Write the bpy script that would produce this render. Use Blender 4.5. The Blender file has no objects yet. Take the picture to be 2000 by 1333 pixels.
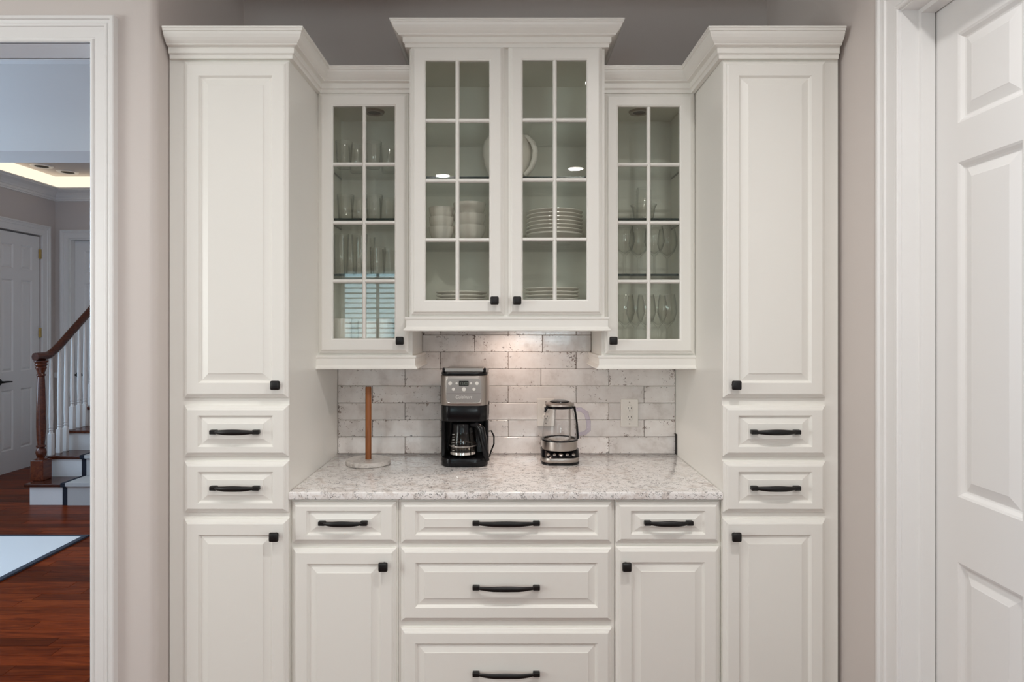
import bpy, bmesh, math, random
from mathutils import Vector, Matrix
random.seed(7)
SC = bpy.context.scene
COL = SC.collection

# ------------------------------------------------------------------ camera, world, lights
F = 1258.0            # focal length in pixels of the 2000 x 1333 frame
CZ = 1.5              # eye height
VX, VY = 988.0, 632.0 # where the depth lines meet
def PX(x, Y): return (x - VX) * Y / F          # world X seen at column x, depth Y
def PZ(y, Y): return CZ - (y - VY) * Y / F     # world Z seen at row y, depth Y

cam = bpy.data.objects.new('camera', bpy.data.cameras.new('camera')); COL.objects.link(cam)
cam.location = (0, 0, CZ); cam.rotation_euler = (math.pi / 2, 0, 0)
cam.data.sensor_width = 36; cam.data.lens = 36 * F / 2000
cam.data.shift_x = (1000 - VX) / 2000; cam.data.shift_y = (VY - 666.5) / 2000
cam.data.clip_start = 0.05
SC.camera = cam
SC.view_settings.view_transform = 'Standard'; SC.view_settings.look = 'None'
SC.view_settings.exposure = 0.09; SC.view_settings.gamma = 1.0
SC.view_settings.use_curve_mapping = False
SC.cycles.max_bounces = 10; SC.cycles.transparent_max_bounces = 24
SC.cycles.diffuse_bounces = 5; SC.cycles.caustics_reflective = False; SC.cycles.caustics_refractive = False
SC.cycles.sample_clamp_indirect = 0

w = bpy.data.worlds.new('World'); SC.world = w; w.use_nodes = True
w.node_tree.nodes['Background'].inputs[0].default_value = (0.55, 0.75, 1.0, 1)
w.node_tree.nodes['Background'].inputs[1].default_value = 1.2

def area(name, loc, rot, size, power, color, size_y=None, shape='RECTANGLE', spread=180):
    l = bpy.data.lights.new(name, 'AREA'); l.shape = shape; l.size = size
    if size_y: l.size_y = size_y
    l.energy = power; l.color = color; l.spread = math.radians(spread)
    o = bpy.data.objects.new(name, l); COL.objects.link(o)
    o.location = loc; o.rotation_euler = rot
    return o
R90 = math.pi / 2
WARM = (1.0, 0.975, 0.945)
CEIL = 3.05
CANS = [(-0.62, 0.86, 7), (0.58, 0.86, 15), (-1.95, 0.95, 3), (-0.66, -1.75, 9), (0.70, -1.45, 17), (-2.4, -1.6, 8)]
for cx, cy, p in CANS:
    area('can_lamp', (cx, cy, CEIL - 0.004), (0, 0, 0), 0.14, p, WARM, shape='DISK', spread=150 if cy > 0 else 180)
# daylight through the two kitchen windows behind the viewer, and through the hall window
area('window_daylight', (-1.75, -3.78, 1.7), (R90, 0, 0), 1.0, 22, (0.62, 0.87, 0.97), 1.2)
area('window_daylight', (0.55, -3.78, 1.5), (R90, 0, 0), 1.0, 40, (0.82, 0.93, 1.0), 0.8)
area('patio_daylight', (-3.86, 0.15, 1.70), (R90, 0, -R90), 2.0, 70, (1.0, 0.985, 0.96), 1.6)
area('side_fill_light', (4.36, -2.50, 1.45), (R90, 0, R90), 1.8, 75, (0.97, 0.985, 1.0), 1.9)  # added unseen light from the right, brightens the left pantry's side panel
area('hall_daylight', (-5.25, 3.10, 2.02), (R90, 0, -R90), 0.8, 96, (0.50, 0.70, 1.0), 0.9)
area('foyer_daylight', (-5.25, 4.75, 1.45), (R90, 0, -R90), 0.9, 22, (0.54, 0.75, 1.0), 1.5)
area('foyer_fill_light', (-2.9, 5.4, 3.08), (0, 0, 0), 0.5, 6, (1.0, .84, .70), shape='DISK')  # added warm fill for foyer walls and stairs, no fixture
# lamp under the middle wall cabinet
area('under_cabinet_lamp', (0.03, 2.70, 1.518), (0, 0, 0), 0.06, 0.9, (1.0, 0.78, 0.66), shape='DISK', spread=150)

# ------------------------------------------------------------------ materials
def mat(name, color=(.8, .8, .8), rough=.5, metal=0., coat=0., spec=.5, bump=0., bscale=200.):
    m = bpy.data.materials.new(name); m.use_nodes = True
    nt = m.node_tree; b = nt.nodes['Principled BSDF']
    b.inputs['Base Color'].default_value = (*color, 1); b.inputs['Roughness'].default_value = rough
    b.inputs['Metallic'].default_value = metal; b.inputs['Coat Weight'].default_value = coat
    b.inputs['Specular IOR Level'].default_value = spec
    if bump:
        tc = nt.nodes.new('ShaderNodeTexCoord'); n = nt.nodes.new('ShaderNodeTexNoise'); n.inputs['Scale'].default_value = bscale
        bp = nt.nodes.new('ShaderNodeBump'); bp.inputs['Strength'].default_value = bump; bp.inputs['Distance'].default_value = .002
        nt.links.new(tc.outputs['Object'], n.inputs['Vector']); nt.links.new(n.outputs['Fac'], bp.inputs['Height'])
        nt.links.new(bp.outputs['Normal'], b.inputs['Normal'])
    return m
def ramp(nt, stops, interp='LINEAR'):
    r = nt.nodes.new('ShaderNodeValToRGB'); cr = r.color_ramp; cr.interpolation = interp
    while len(cr.elements) > 1: cr.elements.remove(cr.elements[-1])
    cr.elements[0].position = stops[0][0]; cr.elements[0].color = (*stops[0][1], 1) if len(stops[0][1]) == 3 else stops[0][1]
    for p, c in stops[1:]:
        e = cr.elements.new(p); e.color = (*c, 1) if len(c) == 3 else c
    return r
def mixc(nt, fac, a, b, mode='MIX'):
    n = nt.nodes.new('ShaderNodeMix'); n.data_type = 'RGBA'; n.blend_type = mode
    for sock, v in ((n.inputs[0], fac), (n.inputs[6], a), (n.inputs[7], b)):
        if hasattr(v, 'links'): nt.links.new(v, sock)
        elif isinstance(v, (int, float)): sock.default_value = v
        else: sock.default_value = (*v, 1)
    return n.outputs[2]
def mth(nt, op, a, b=None, c=None):
    n = nt.nodes.new('ShaderNodeMath'); n.operation = op
    for i, v in enumerate((a, b, c)):
        if v is None: continue
        if hasattr(v, 'links'): nt.links.new(v, n.inputs[i])
        else: n.inputs[i].default_value = v
    return n.outputs[0]
def noise(nt, vec, scale, detail=4, rough=.55, dist=0.):
    n = nt.nodes.new('ShaderNodeTexNoise'); n.inputs['Scale'].default_value = scale; n.inputs['Detail'].default_value = detail
    n.inputs['Roughness'].default_value = rough; n.inputs['Distortion'].default_value = dist
    nt.links.new(vec, n.inputs['Vector']); return n.outputs['Fac']
def mapping(nt, vec, scale=(1, 1, 1), loc=None):
    n = nt.nodes.new('ShaderNodeMapping'); n.inputs['Scale'].default_value = scale; nt.links.new(vec, n.inputs['Vector'])
    if loc is not None: nt.links.new(loc, n.inputs['Location'])
    return n.outputs[0]

CAB = mat('cabinet_paint', (.85, .832, .785), .34)
CABIN = mat('cabinet_inside', (.89, .875, .80), .5)
WALL = mat('wall_paint', (.66, .605, .575), .75, bump=.06, bscale=180)
CEILM = mat('ceiling_paint', (.80, .77, .74), .8, bump=.05, bscale=150)
TRIM = mat('trim_paint', (.82, .81, .80), .38)
BLACK = mat('black_metal', (.012, .011, .011), .42, .3)
BLACKP = mat('black_plastic', (.004, .004, .005), .22, spec=.3)
DARK = mat('dark_hollow', (.02, .018, .016), .7)
STEEL = mat('brushed_steel', (.42, .38, .35), .32, 1., bump=.03, bscale=300)
CHROME = mat('chrome', (.75, .73, .7), .12, 1.)
BRASS = mat('brass', (.62, .42, .14), .35, 1.)
PLASTICW = mat('white_plastic', (.80, .77, .72), .35)
CERAMIC = mat('white_ceramic', (.84, .80, .74), .15)
CANR = mat('can_trim', (.42, .37, .32), .4)
CANI = mat('can_baffle', (.12, .10, .085), .5)
CANW = mat('white_can_trim', (.8, .78, .76), .4)
RUGM = mat('rug_pile', (.84, .85, .85), .95, bump=.5, bscale=350)
RUGB = mat('rug_border', (.05, .056, .075), .9, bump=.4, bscale=350)
CARPET = mat('carpet_pile', (.50, .49, .48), .95, bump=.6, bscale=250)
CARPETB = mat('carpet_border', (.012, .014, .025), .95, bump=.4, bscale=250)
LAV = None
BLINDM = mat('blind_slat', (.55, .58, .60), .5)
GROUT = mat('grout', (.30, .25, .22), .9)
LCDM = mat('display', (.01, .012, .01), .2)
LCDT = mat('display_digits', (.20, .22, .19), .5)

def emit(name, color, s):
    m = bpy.data.materials.new(name); m.use_nodes = True; nt = m.node_tree; nt.nodes.clear()
    o = nt.nodes.new('ShaderNodeOutputMaterial'); e = nt.nodes.new('ShaderNodeEmission')
    e.inputs[0].default_value = (*color, 1); e.inputs[1].default_value = s
    nt.links.new(e.outputs[0], o.inputs[0]); return m
COVEGLOW = emit('cove_lit_wall_glow', (1.0, .86, .66), 1.15)  # emission standing in for wall washed by hidden cove lighting

def glass(name, tint=(1, 1, 1), ior=1.5, rough=.0, edge=0., edgecol=(.3, .33, .32)):
    """clear thin glass: see-through with fresnel reflection; edge adds the dark rim seen at grazing angles"""
    m = bpy.data.materials.new(name); m.use_nodes = True; nt = m.node_tree; nt.nodes.clear()
    o = nt.nodes.new('ShaderNodeOutputMaterial'); t = nt.nodes.new('ShaderNodeBsdfTransparent')
    g = nt.nodes.new('ShaderNodeBsdfGlossy'); g.inputs['Roughness'].default_value = rough
    fw = nt.nodes.new('ShaderNodeLayerWeight'); fw.inputs['Blend'].default_value = .5
    f0 = ((ior - 1) / (ior + 1)) ** 2
    fr = mth(nt, 'MULTIPLY_ADD', mth(nt, 'POWER', fw.outputs['Facing'], 5.), 1 - f0, f0)
    mx = nt.nodes.new('ShaderNodeMixShader'); nt.links.new(fr, mx.inputs[0])
    if edge:
        lw = nt.nodes.new('ShaderNodeLayerWeight'); lw.inputs['Blend'].default_value = .4
        c = mixc(nt, mth(nt, 'MULTIPLY', mth(nt, 'POWER', lw.outputs['Facing'], 2.5), edge), tint, edgecol)
        nt.links.new(c, t.inputs[0])
    else: t.inputs[0].default_value = (*tint, 1)
    nt.links.new(t.outputs[0], mx.inputs[1]); nt.links.new(g.outputs[0], mx.inputs[2]); nt.links.new(mx.outputs[0], o.inputs[0])
    return m
PANE = glass('pane_glass', (.965, .975, .955), 1.45)
SHELF = glass('shelf_glass', (.955, .975, .965), 1.5)
EDGE = mat('shelf_glass_edge', (.006, .022, .02), .15)
DRINK = glass('drinking_glass', (.99, .99, .985), 1.5, .02, .9, (.55, .57, .55))
POT = glass('carafe_glass', (.78, .74, .70), 1.5, .02, .8, (.15, .14, .13))
KETG = glass('kettle_glass', (.97, .965, .965), 1.4, .02, .7, (.45, .44, .43))
LAV = glass('lavender_plastic', (.90, .88, .95), 1.4, .12, .7, (.62, .58, .76))

def wood(name, c1, c2, c3, rough=.3, axis=0, coat=.0, sc=1.):
    m = mat(name, c1, rough, coat=coat); nt = m.node_tree; b = nt.nodes['Principled BSDF']
    tc = nt.nodes.new('ShaderNodeTexCoord'); oi = nt.nodes.new('ShaderNodeObjectInfo')
    loc = nt.nodes.new('ShaderNodeCombineXYZ')
    for i in range(3): nt.links.new(mth(nt, 'MULTIPLY', oi.outputs['Random'], 37. + 11 * i), loc.inputs[i])
    s = [14 * sc] * 3; s[axis] = 1.2 * sc
    v = mapping(nt, tc.outputs['Object'], s, loc.outputs[0])
    n1 = noise(nt, v, 3, 6, .6, 1.2)
    r = ramp(nt, [(.30, c3), (.5, c1), (.72, c2)]); nt.links.new(n1, r.inputs[0])
    k = nt.nodes.new('ShaderNodeMapRange'); k.inputs['To Min'].default_value = .55; k.inputs['To Max'].default_value = 1.5
    nt.links.new(oi.outputs['Random'], k.inputs['Value'])
    kk = nt.nodes.new('ShaderNodeCombineColor')
    for i in range(3): nt.links.new(k.outputs[0], kk.inputs[i])
    nt.links.new(mixc(nt, 1.0, r.outputs[0], kk.outputs[0], 'MULTIPLY'), b.inputs['Base Color'])
    return m
CHERRY = wood('cherry_floor', (.155, .026, .0055), (.235, .048, .011), (.065, .009, .002), .30, 0, .0)
CHERRY.node_tree.nodes['Principled BSDF'].inputs['IOR'].default_value = 1.14
CHERRYR = wood('cherry_rail', (.085, .018, .006), (.13, .032, .010), (.05, .010, .004), .25, 1, .1)
TEAK = wood('teak_rod', (.40, .125, .028), (.50, .17, .04), (.28, .08, .018), .4, 2)
for mm in (CHERRYR, TEAK):
    pass

def quartz():
    m = mat('quartz', (.7, .66, .62), .16, coat=.2); nt = m.node_tree; b = nt.nodes['Principled BSDF']
    tc = nt.nodes.new('ShaderNodeTexCoord'); v = tc.outputs['Object']
    big = noise(nt, v, 16, 6, .62, .8)
    r1 = ramp(nt, [(.26, (.50, .44, .41)), (.40, (.78, .73, .70)), (.48, (.89, .865, .85)), (.8, (.94, .925, .91))]); nt.links.new(big, r1.inputs[0])
    fine = noise(nt, v, 120, 4, .6)
    r2 = ramp(nt, [(.3, (.88, .86, .84)), (.5, (1, 1, 1))]); nt.links.new(fine, r2.inputs[0])
    c = mixc(nt, 1.0, r1.outputs[0], r2.outputs[0], 'MULTIPLY')
    for sc, wid, gate, col in ((27, .012, .53, (.018, .017, .02)), (50, .016, .555, (.03, .027, .03)), (15, .006, .54, (.06, .05, .05))):
        n = noise(nt, v, sc, 5, .62, 1.6)
        line = mth(nt, 'LESS_THAN', mth(nt, 'ABSOLUTE', mth(nt, 'SUBTRACT', n, .5)), wid)
        g = mth(nt, 'GREATER_THAN', noise(nt, mapping(nt, v, (1.3, 1.3, 1.3)), sc * .9, 3, .6), gate)
        c = mixc(nt, mth(nt, 'MULTIPLY', mth(nt, 'MULTIPLY', line, g), .85), c, col)
    nt.links.new(c, b.inputs['Base Color']); return m
QUARTZ = quartz()

def tilemat():
    m = mat('distressed_tile', (.6, .56, .53), .16, coat=.3); nt = m.node_tree; b = nt.nodes['Principled BSDF']
    tc = nt.nodes.new('ShaderNodeTexCoord'); oi = nt.nodes.new('ShaderNodeObjectInfo')
    loc = nt.nodes.new('ShaderNodeCombineXYZ')
    for i in range(3): nt.links.new(mth(nt, 'MULTIPLY', oi.outputs['Random'], 23. + 17 * i), loc.inputs[i])
    v = mapping(nt, tc.outputs['Object'], (1, 1, 1), loc.outputs[0])
    sep = nt.nodes.new('ShaderNodeSeparateXYZ'); nt.links.new(tc.outputs['Generated'], sep.inputs[0])
    def edge(s, k):
        d = mth(nt, 'MINIMUM', s, mth(nt, 'SUBTRACT', 1., s))
        return mth(nt, 'SUBTRACT', 1., mth(nt, 'MULTIPLY', mth(nt, 'MINIMUM', d, k), 1. / k))
    e = mth(nt, 'MAXIMUM', mth(nt, 'MULTIPLY', edge(sep.outputs[0], .07), 1.4), edge(sep.outputs[2], .22))
    base = noise(nt, v, 14, 5, .6)
    r = ramp(nt, [(.28, (.63, .58, .55)), (.45, (.78, .74, .715)), (.7, (.86, .835, .815))]); nt.links.new(base, r.inputs[0])
    # tone of the individual tile
    k = nt.nodes.new('ShaderNodeMapRange'); k.inputs['To Min'].default_value = .86; k.inputs['To Max'].default_value = 1.1
    nt.links.new(oi.outputs['Random'], k.inputs['Value'])
    kk = nt.nodes.new('ShaderNodeCombineColor')
    for i in range(3): nt.links.new(k.outputs[0], kk.inputs[i])
    c = mixc(nt, 1., r.outputs[0], kk.outputs[0], 'MULTIPLY')
    # worn glaze: rusty pits gathering along the edges
    n1 = noise(nt, v, 95, 6, .7, .5)
    patch = noise(nt, v, 8, 3, .6)
    thr = mth(nt, 'SUBTRACT', .935, mth(nt, 'ADD', mth(nt, 'MULTIPLY', e, .065), mth(nt, 'MULTIPLY', patch, .52)))
    worn = mth(nt, 'MULTIPLY', mth(nt, 'GREATER_THAN', n1, thr), .8)
    rc = ramp(nt, [(.35, (.06, .045, .04)), (.6, (.19, .105, .075))]); nt.links.new(noise(nt, v, 30, 2), rc.inputs[0])
    c = mixc(nt, worn, c, rc.outputs[0])
    nt.links.new(c, b.inputs['Base Color'])
    nt.links.new(mth(nt, 'ADD', mth(nt, 'MULTIPLY', worn, .5), .16), b.inputs['Roughness'])
    bp = nt.nodes.new('ShaderNodeBump'); bp.inputs['Strength'].default_value = .35; bp.inputs['Distance'].default_value = .003
    nt.links.new(noise(nt, v, 18, 3, .5), bp.inputs['Height']); nt.links.new(bp.outputs[0], b.inputs['Normal'])
    return m
TILE = tilemat()
MARBLE = mat('marble', (.62, .58, .54), .3)
nt = MARBLE.node_tree; _tc = nt.nodes.new('ShaderNodeTexCoord')
_r = ramp(nt, [(.35, (.45, .41, .38)), (.55, (.66, .62, .58))]); nt.links.new(noise(nt, _tc.outputs['Object'], 30, 6, .6, 2.), _r.inputs[0])
nt.links.new(_r.outputs[0], nt.nodes['Principled BSDF'].inputs['Base Color'])

# ------------------------------------------------------------------ object helpers
ROOT = {}
def tag(o, label=None, cat=None, group=None, kind=None):
    if label: o['label'] = label
    if cat: o['category'] = cat
    if group: o['group'] = group
    if kind: o['kind'] = kind
    return o
def thing(name, label, cat, loc=(0, 0, 0), group=None):
    o = bpy.data.objects.new(name, None); COL.objects.link(o); o.location = loc
    o.empty_display_size = .05
    return tag(o, label, cat, group)
def worldloc(o):
    v = Vector((0, 0, 0))
    while o: v += o.location; o = o.parent
    return v
class MB:
    """collects shapes into one bmesh (world coordinates)"""
    def __init__(s): s.bm = bmesh.new()
    def face(s, vs, mi=0):
        try: f = s.bm.faces.new(vs); f.material_index = mi; return f
        except ValueError: return None
    def box(s, x0, x1, y0, y1, z0, z1, bevel=0., seg=2):
        b = bmesh.new(); bmesh.ops.create_cube(b, size=1)
        for v in b.verts: v.co = Vector((x0 + (v.co.x + .5) * (x1 - x0), y0 + (v.co.y + .5) * (y1 - y0), z0 + (v.co.z + .5) * (z1 - z0)))
        if bevel: bmesh.ops.bevel(b, geom=b.edges[:], offset=bevel, segments=seg, affect='EDGES', profile=.5)
        s.add(b); return s
    def add(s, b, mtx=None):
        me = bpy.data.meshes.new('tmp'); b.to_mesh(me); b.free()
        if mtx: me.transform(mtx)
        s.bm.from_mesh(me); bpy.data.meshes.remove(me)
    def lathe(s, prof, c, n=24, cap0=True, cap1=True, ang=None, axis='Z'):
        rings = []
        for r, z in prof:
            ring = []
            for i in range(n):
                a = 2 * math.pi * i / n
                if axis == 'Z': p = (c[0] + r * math.cos(a), c[1] + r * math.sin(a), c[2] + z)
                elif axis == 'Y': p = (c[0] + r * math.cos(a), c[1] - z, c[2] + r * math.sin(a))
                else: p = (c[0] + z, c[1] + r * math.cos(a), c[2] + r * math.sin(a))
                ring.append(s.bm.verts.new(p))
            rings.append(ring)
        for a, b in zip(rings, rings[1:]):
            for i in range(n): s.face((a[i], a[(i + 1) % n], b[(i + 1) % n], b[i]))
        if cap0: s.face(list(reversed(rings[0])))
        if cap1: s.face(rings[-1])
        return s
    def tube(s, pts, r, n=10, caps=True, squash=(1, 1)):
        pts = [Vector(p) for p in pts]; rings = []; up0 = None
        for i, p in enumerate(pts):
            t = (pts[min(i + 1, len(pts) - 1)] - pts[max(i - 1, 0)]).normalized()
            ref = Vector((0, 0, 1)) if abs(t.z) < .9 else Vector((0, 1, 0))
            if up0 is not None: ref = up0
            u = (ref - t * ref.dot(t)).normalized(); up0 = u; v = t.cross(u)
            rr = r[i] if isinstance(r, (list, tuple)) else r
            sq = squash[i] if isinstance(squash, list) else squash
            rings.append([s.bm.verts.new(p + u * (rr * sq[0] * math.cos(2 * math.pi * k / n)) + v * (rr * sq[1] * math.sin(2 * math.pi * k / n))) for k in range(n)])
        for a, b in zip(rings, rings[1:]):
            for i in range(n): s.face((a[i], a[(i + 1) % n], b[(i + 1) % n], b[i]))
        if caps: s.face(list(reversed(rings[0]))); s.face(rings[-1])
        return s
    def sweep(s, path, prof, n, side=1):
        """closed profile (lateral, normal) along a polyline lying in the plane with normal n, mitred corners"""
        path = [Vector(p) for p in path]; n = Vector(n); rings = []
        def lat(t): return (t.cross(n) * side).normalized()
        for i, p in enumerate(path):
            if i == 0: L = lat((path[1] - p).normalized())
            elif i == len(path) - 1: L = lat((p - path[i - 1]).normalized())
            else:
                a = lat((p - path[i - 1]).normalized()); b = lat((path[i + 1] - p).normalized())
                L = (a + b); L = L / (L.dot(a))
            rings.append([s.bm.verts.new(p + L * u + n * v) for u, v in prof])
        k = len(prof)
        for a, b in zip(rings, rings[1:]):
            for i in range(k): s.face((a[i], a[(i + 1) % k], b[(i + 1) % k], b[i]))
        s.face(list(reversed(rings[0]))); s.face(rings[-1]); return s
    def prism(s, poly, z0, z1, bevel=0., seg=2):
        b = bmesh.new(); lo = [b.verts.new((x, y, z0)) for x, y in poly]
        f = b.faces.new(lo); r = bmesh.ops.extrude_face_region(b, geom=[f])
        for v in [g for g in r['geom'] if isinstance(g, bmesh.types.BMVert)]: v.co.z = z1
        bmesh.ops.recalc_face_normals(b, faces=b.faces[:])
        if bevel:
            es = [e for e in b.edges if abs(e.verts[0].co.z - e.verts[1].co.z) < 1e-6]
            bmesh.ops.bevel(b, geom=es, offset=bevel, segments=seg, affect='EDGES', profile=.5)
        s.add(b); return s
    def rings(s, rects, to3):
        """nested rectangles (u0,u1,v0,v1,d) -> stepped front; to3(u,v,d) gives the point"""
        prev = None
        for (u0, u1, v0, v1, d) in rects:
            cur = [s.bm.verts.new(to3(*q)) for q in ((u0, v0, d), (u1, v0, d), (u1, v1, d), (u0, v1, d))]
            if prev:
                for i in range(4): s.face((prev[i], prev[(i + 1) % 4], cur[(i + 1) % 4], cur[i]))
            prev = cur
        return prev
    def done(s, name, material, parent=None, smooth=0., mats=None, origin=None, recalc=True):
        bm = s.bm
        bmesh.ops.remove_doubles(bm, verts=bm.verts[:], dist=1e-5)
        if recalc: bmesh.ops.recalc_face_normals(bm, faces=bm.faces[:])
        off = worldloc(parent) if parent else Vector(origin or (0, 0, 0))
        if off.length: bmesh.ops.translate(bm, verts=bm.verts[:], vec=-off)
        me = bpy.data.meshes.new(name); bm.to_mesh(me); bm.free()
        for m in (mats or [material]): me.materials.append(m)
        if smooth:
            me.shade_smooth()
            me.set_sharp_from_angle(angle=math.radians(smooth))
        o = bpy.data.objects.new(name, me); COL.objects.link(o)
        if parent: o.parent = parent
        elif origin: o.location = origin
        return o
def copy_tree(o, parent=None):
    c = o.copy(); COL.objects.link(c)
    if parent: c.parent = parent
    for ch in o.children: copy_tree(ch, c)
    return c
def struct(name, mb, m, parent=None, **k):
    o = mb.done(name, m, parent, **k)
    if parent is None: o['kind'] = 'structure'
    return o
NUM = ['zero', 'one', 'two', 'three', 'four', 'five', 'six', 'seven', 'eight', 'nine', 'ten']
ORD = ['', 'first', 'second', 'third', 'fourth', 'fifth', 'sixth', 'seventh', 'eighth', 'ninth']
def lr(i, n):
    if n == 1: return 'lone'
    if i == 0: return 'leftmost of the ' + NUM[n]
    if i == n - 1: return 'rightmost of the ' + NUM[n]
    return ORD[i + 1] + ' from the left of the ' + NUM[n]
def lrs(i, n): return 'leftmost' if i == 0 else 'rightmost' if i == n - 1 else ORD[i + 1] + ' from left'
def stk(i, n):
    if i == 0: return 'bottom'
    if i == n - 1: return 'top'
    return ORD[i + 1] + ' from bottom'

def grid_wall(us, vs, holes, to3, t):
    """slab with rectangular openings; us, vs grid lines; to3(u,v,d) with d in 0..t"""
    mb = MB(); nu, nv = len(us) - 1, len(vs) - 1
    def solid(i, j):
        if i < 0 or j < 0 or i >= nu or j >= nv: return False
        cu, cv = (us[i] + us[i + 1]) / 2, (vs[j] + vs[j + 1]) / 2
        return not any(h[0] < cu < h[1] and h[2] < cv < h[3] for h in holes)
    V = {}
    def v(i, j, d):
        if (i, j, d) not in V: V[(i, j, d)] = mb.bm.verts.new(to3(us[i], vs[j], d * t))
        return V[(i, j, d)]
    for i in range(nu):
        for j in range(nv):
            if not solid(i, j): continue
            mb.face((v(i, j, 0), v(i + 1, j, 0), v(i + 1, j + 1, 0), v(i, j + 1, 0)))
            mb.face((v(i, j, 1), v(i, j + 1, 1), v(i + 1, j + 1, 1), v(i + 1, j, 1)))
            for di, dj, a, b in ((-1, 0, (i, j), (i, j + 1)), (1, 0, (i + 1, j), (i + 1, j + 1)), (0, -1, (i, j), (i + 1, j)), (0, 1, (i, j + 1), (i + 1, j + 1))):
                if not solid(i + di, j + dj): mb.face((v(*a, 0), v(*b, 0), v(*b, 1), v(*a, 1)))
    return mb

# ------------------------------------------------------------------ the setting
YW = 2.893          # plain back wall
YT = 2.885          # tile face
YF = 2.16           # front wall plane with the cased opening
XL, XR = -1.176, 1.172
FX0, FX1, FY1 = -4.97, -1.30, 7.10     # hall and foyer
b = MB(); b.box(-5.2, FX1, YF, 7.3, -.12, -.012); floor = struct('floor', b, CHERRY)
b = MB(); b.prism([(-3.75, -3.75), (4.4, -3.75), (4.4, 3.0), (FX1, 3.0), (FX1, YF), (-3.75, YF)], -.12, 0); struct('floor_kitchen', b, CHERRY)
# floorboards: the hall and foyer strip that the opening shows, laid board by board
PW = .083
OX0, OX1, OZ = -2.86, -1.386, 2.439
rows = int((FY1 - YF) / PW)
for r in range(rows):
    y0 = YF + r * PW
    ym = y0 + PW
    xa, xb = FX0, FX1
    if y0 < YF + .12: xa, xb = OX0, OX1
    x = xa - random.uniform(0, .7); first = True
    while x < xb:
        ln = random.uniform(.75, 1.5); x1 = min(x + ln, xb + .3)
        q0, q1 = max(x, xa), min(x1, xb)
        if q1 - q0 > .05:
            pb = MB(); dz = random.uniform(-.0004, .0004)
            pb.prism([(q0 + .0006, y0 + .0006), (q1 - .0006, y0 + .0006), (q1 - .0006, ym - .0006), (q0 + .0006, ym - .0006)], -.012, dz, .0008, 1)
            pb.done('plank', CHERRY, floor)
        x = x1
b = MB(); b.box(-3.75, 4.4, -3.75, 3.0, CEIL, CEIL + .12); struct('ceiling', b, CEILM)
# back wall of the alcove
b = MB(); b.box(XL - .1, XR + .1, YW, YW + .12, 0, CEIL); struct('wall_back', b, WALL)
# return wall with a rounded outer corner
arc = [(XL - .025 + .025 * math.sin(a), YF + .025 - .025 * math.cos(a)) for a in [i * R90 / 8 for i in range(9)]]
b = MB(); b.prism([(FX1, YF)] + arc + [(XL, YW), (FX1, YW)], 0, CEIL); struct('wall_left_return', b, WALL, smooth=40)
OX0, OX1, OZ = -2.86, -1.386, 2.439
g = grid_wall([-3.7, OX0 - .015, OX1 + .015, FX1], [0, OZ + .015, CEIL], [(OX0 - .015, OX1 + .015, 0, OZ + .015)], lambda u, v, d: (u, YF + d, v), .12)
struct('wall_left', g, WALL)
b = MB(); b.box(XL, XR, YF, YF + .10, 2.80, CEIL); struct('shade_header', b, WALL)  # unseen drop header, placed to shade the wall above the cabinets
# right wall with the door opening
DY0, DY1, DZ = 1.10, 1.916, 2.44
g = grid_wall([.85, DY0, DY1, 3.0], [0, DZ, CEIL], [(DY0, DY1, 0, DZ)], lambda u, v, d: (XR + d, u, v), .13)
struct('wall_right', g, WALL)
b = MB(); b.box(XR + .50, XR + .56, .87, 3.0, 0, CEIL); struct('wall_right_closet', b, WALL)
b = MB(); b.box(XR + .13, 4.3, .75, .87, 0, CEIL); struct('wall_right_side', b, WALL)  # room widened to the right so the added side light gets through
SDW = (-3.4, -1.6, .5, 2.4)
g = grid_wall([-3.72, SDW[0], SDW[1], .75], [0, SDW[2], SDW[3], CEIL], [SDW], lambda u, v, d: (4.2 + d, u, v), .12); struct('wall_far_right', g, WALL)
wb = grid_wall([SDW[0], SDW[0] + .06, -2.54, -2.46, SDW[1] - .06, SDW[1]], [SDW[2], SDW[2] + .06, SDW[3] - .06, SDW[3]], [(SDW[0] + .06, -2.54, SDW[2] + .06, SDW[3] - .06), (-2.46, SDW[1] - .06, SDW[2] + .06, SDW[3] - .06)], lambda u, v, d: (4.24 + d, u, v), .05)
wo = struct('window_5', wb, TRIM)  # unseen window added to go with the side fill
for q0, q1 in ((SDW[0] + .06, -2.54), (-2.46, SDW[1] - .06)):
    pb = MB(); pb.box(4.264, 4.268, q0, q1, SDW[2] + .06, SDW[3] - .06); pb.done('pane', PANE, wo)
# kitchen walls behind the viewer
wx = [(-2.25, -1.25, 1.15, 2.25), (.10, 1.0, 1.15, 1.86)]
g = grid_wall([-3.7, wx[0][0], wx[0][1], wx[1][0], wx[1][1], 4.3], [0, 1.15, 1.86, 2.25, CEIL], wx, lambda u, v, d: (u, -3.60 - d, v), .12)
struct('wall_front', g, WALL)
PD = (-.85, 1.15, .90, 2.45)
g = grid_wall([-3.72, PD[0], PD[1], YF], [0, PD[2], PD[3], CEIL], [PD], lambda u, v, d: (-3.6 - d, u, v), .12); struct('wall_far_left', g, WALL)
wb = grid_wall([PD[0], PD[0] + .06, .11, .19, PD[1] - .06, PD[1]], [PD[2], PD[2] + .06, PD[3] - .06, PD[3]], [(PD[0] + .06, .11, PD[2] + .06, PD[3] - .06), (.19, PD[1] - .06, PD[2] + .06, PD[3] - .06)], lambda u, v, d: (-3.65 - d, u, v), .05)
wo = struct('window_4', wb, TRIM)
for q0, q1 in ((PD[0] + .06, .11), (.19, PD[1] - .06)):
    pb = MB(); pb.box(-3.678, -3.674, q0, q1, PD[2] + .06, PD[3] - .06); pb.done('pane', PANE, wo)
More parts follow.
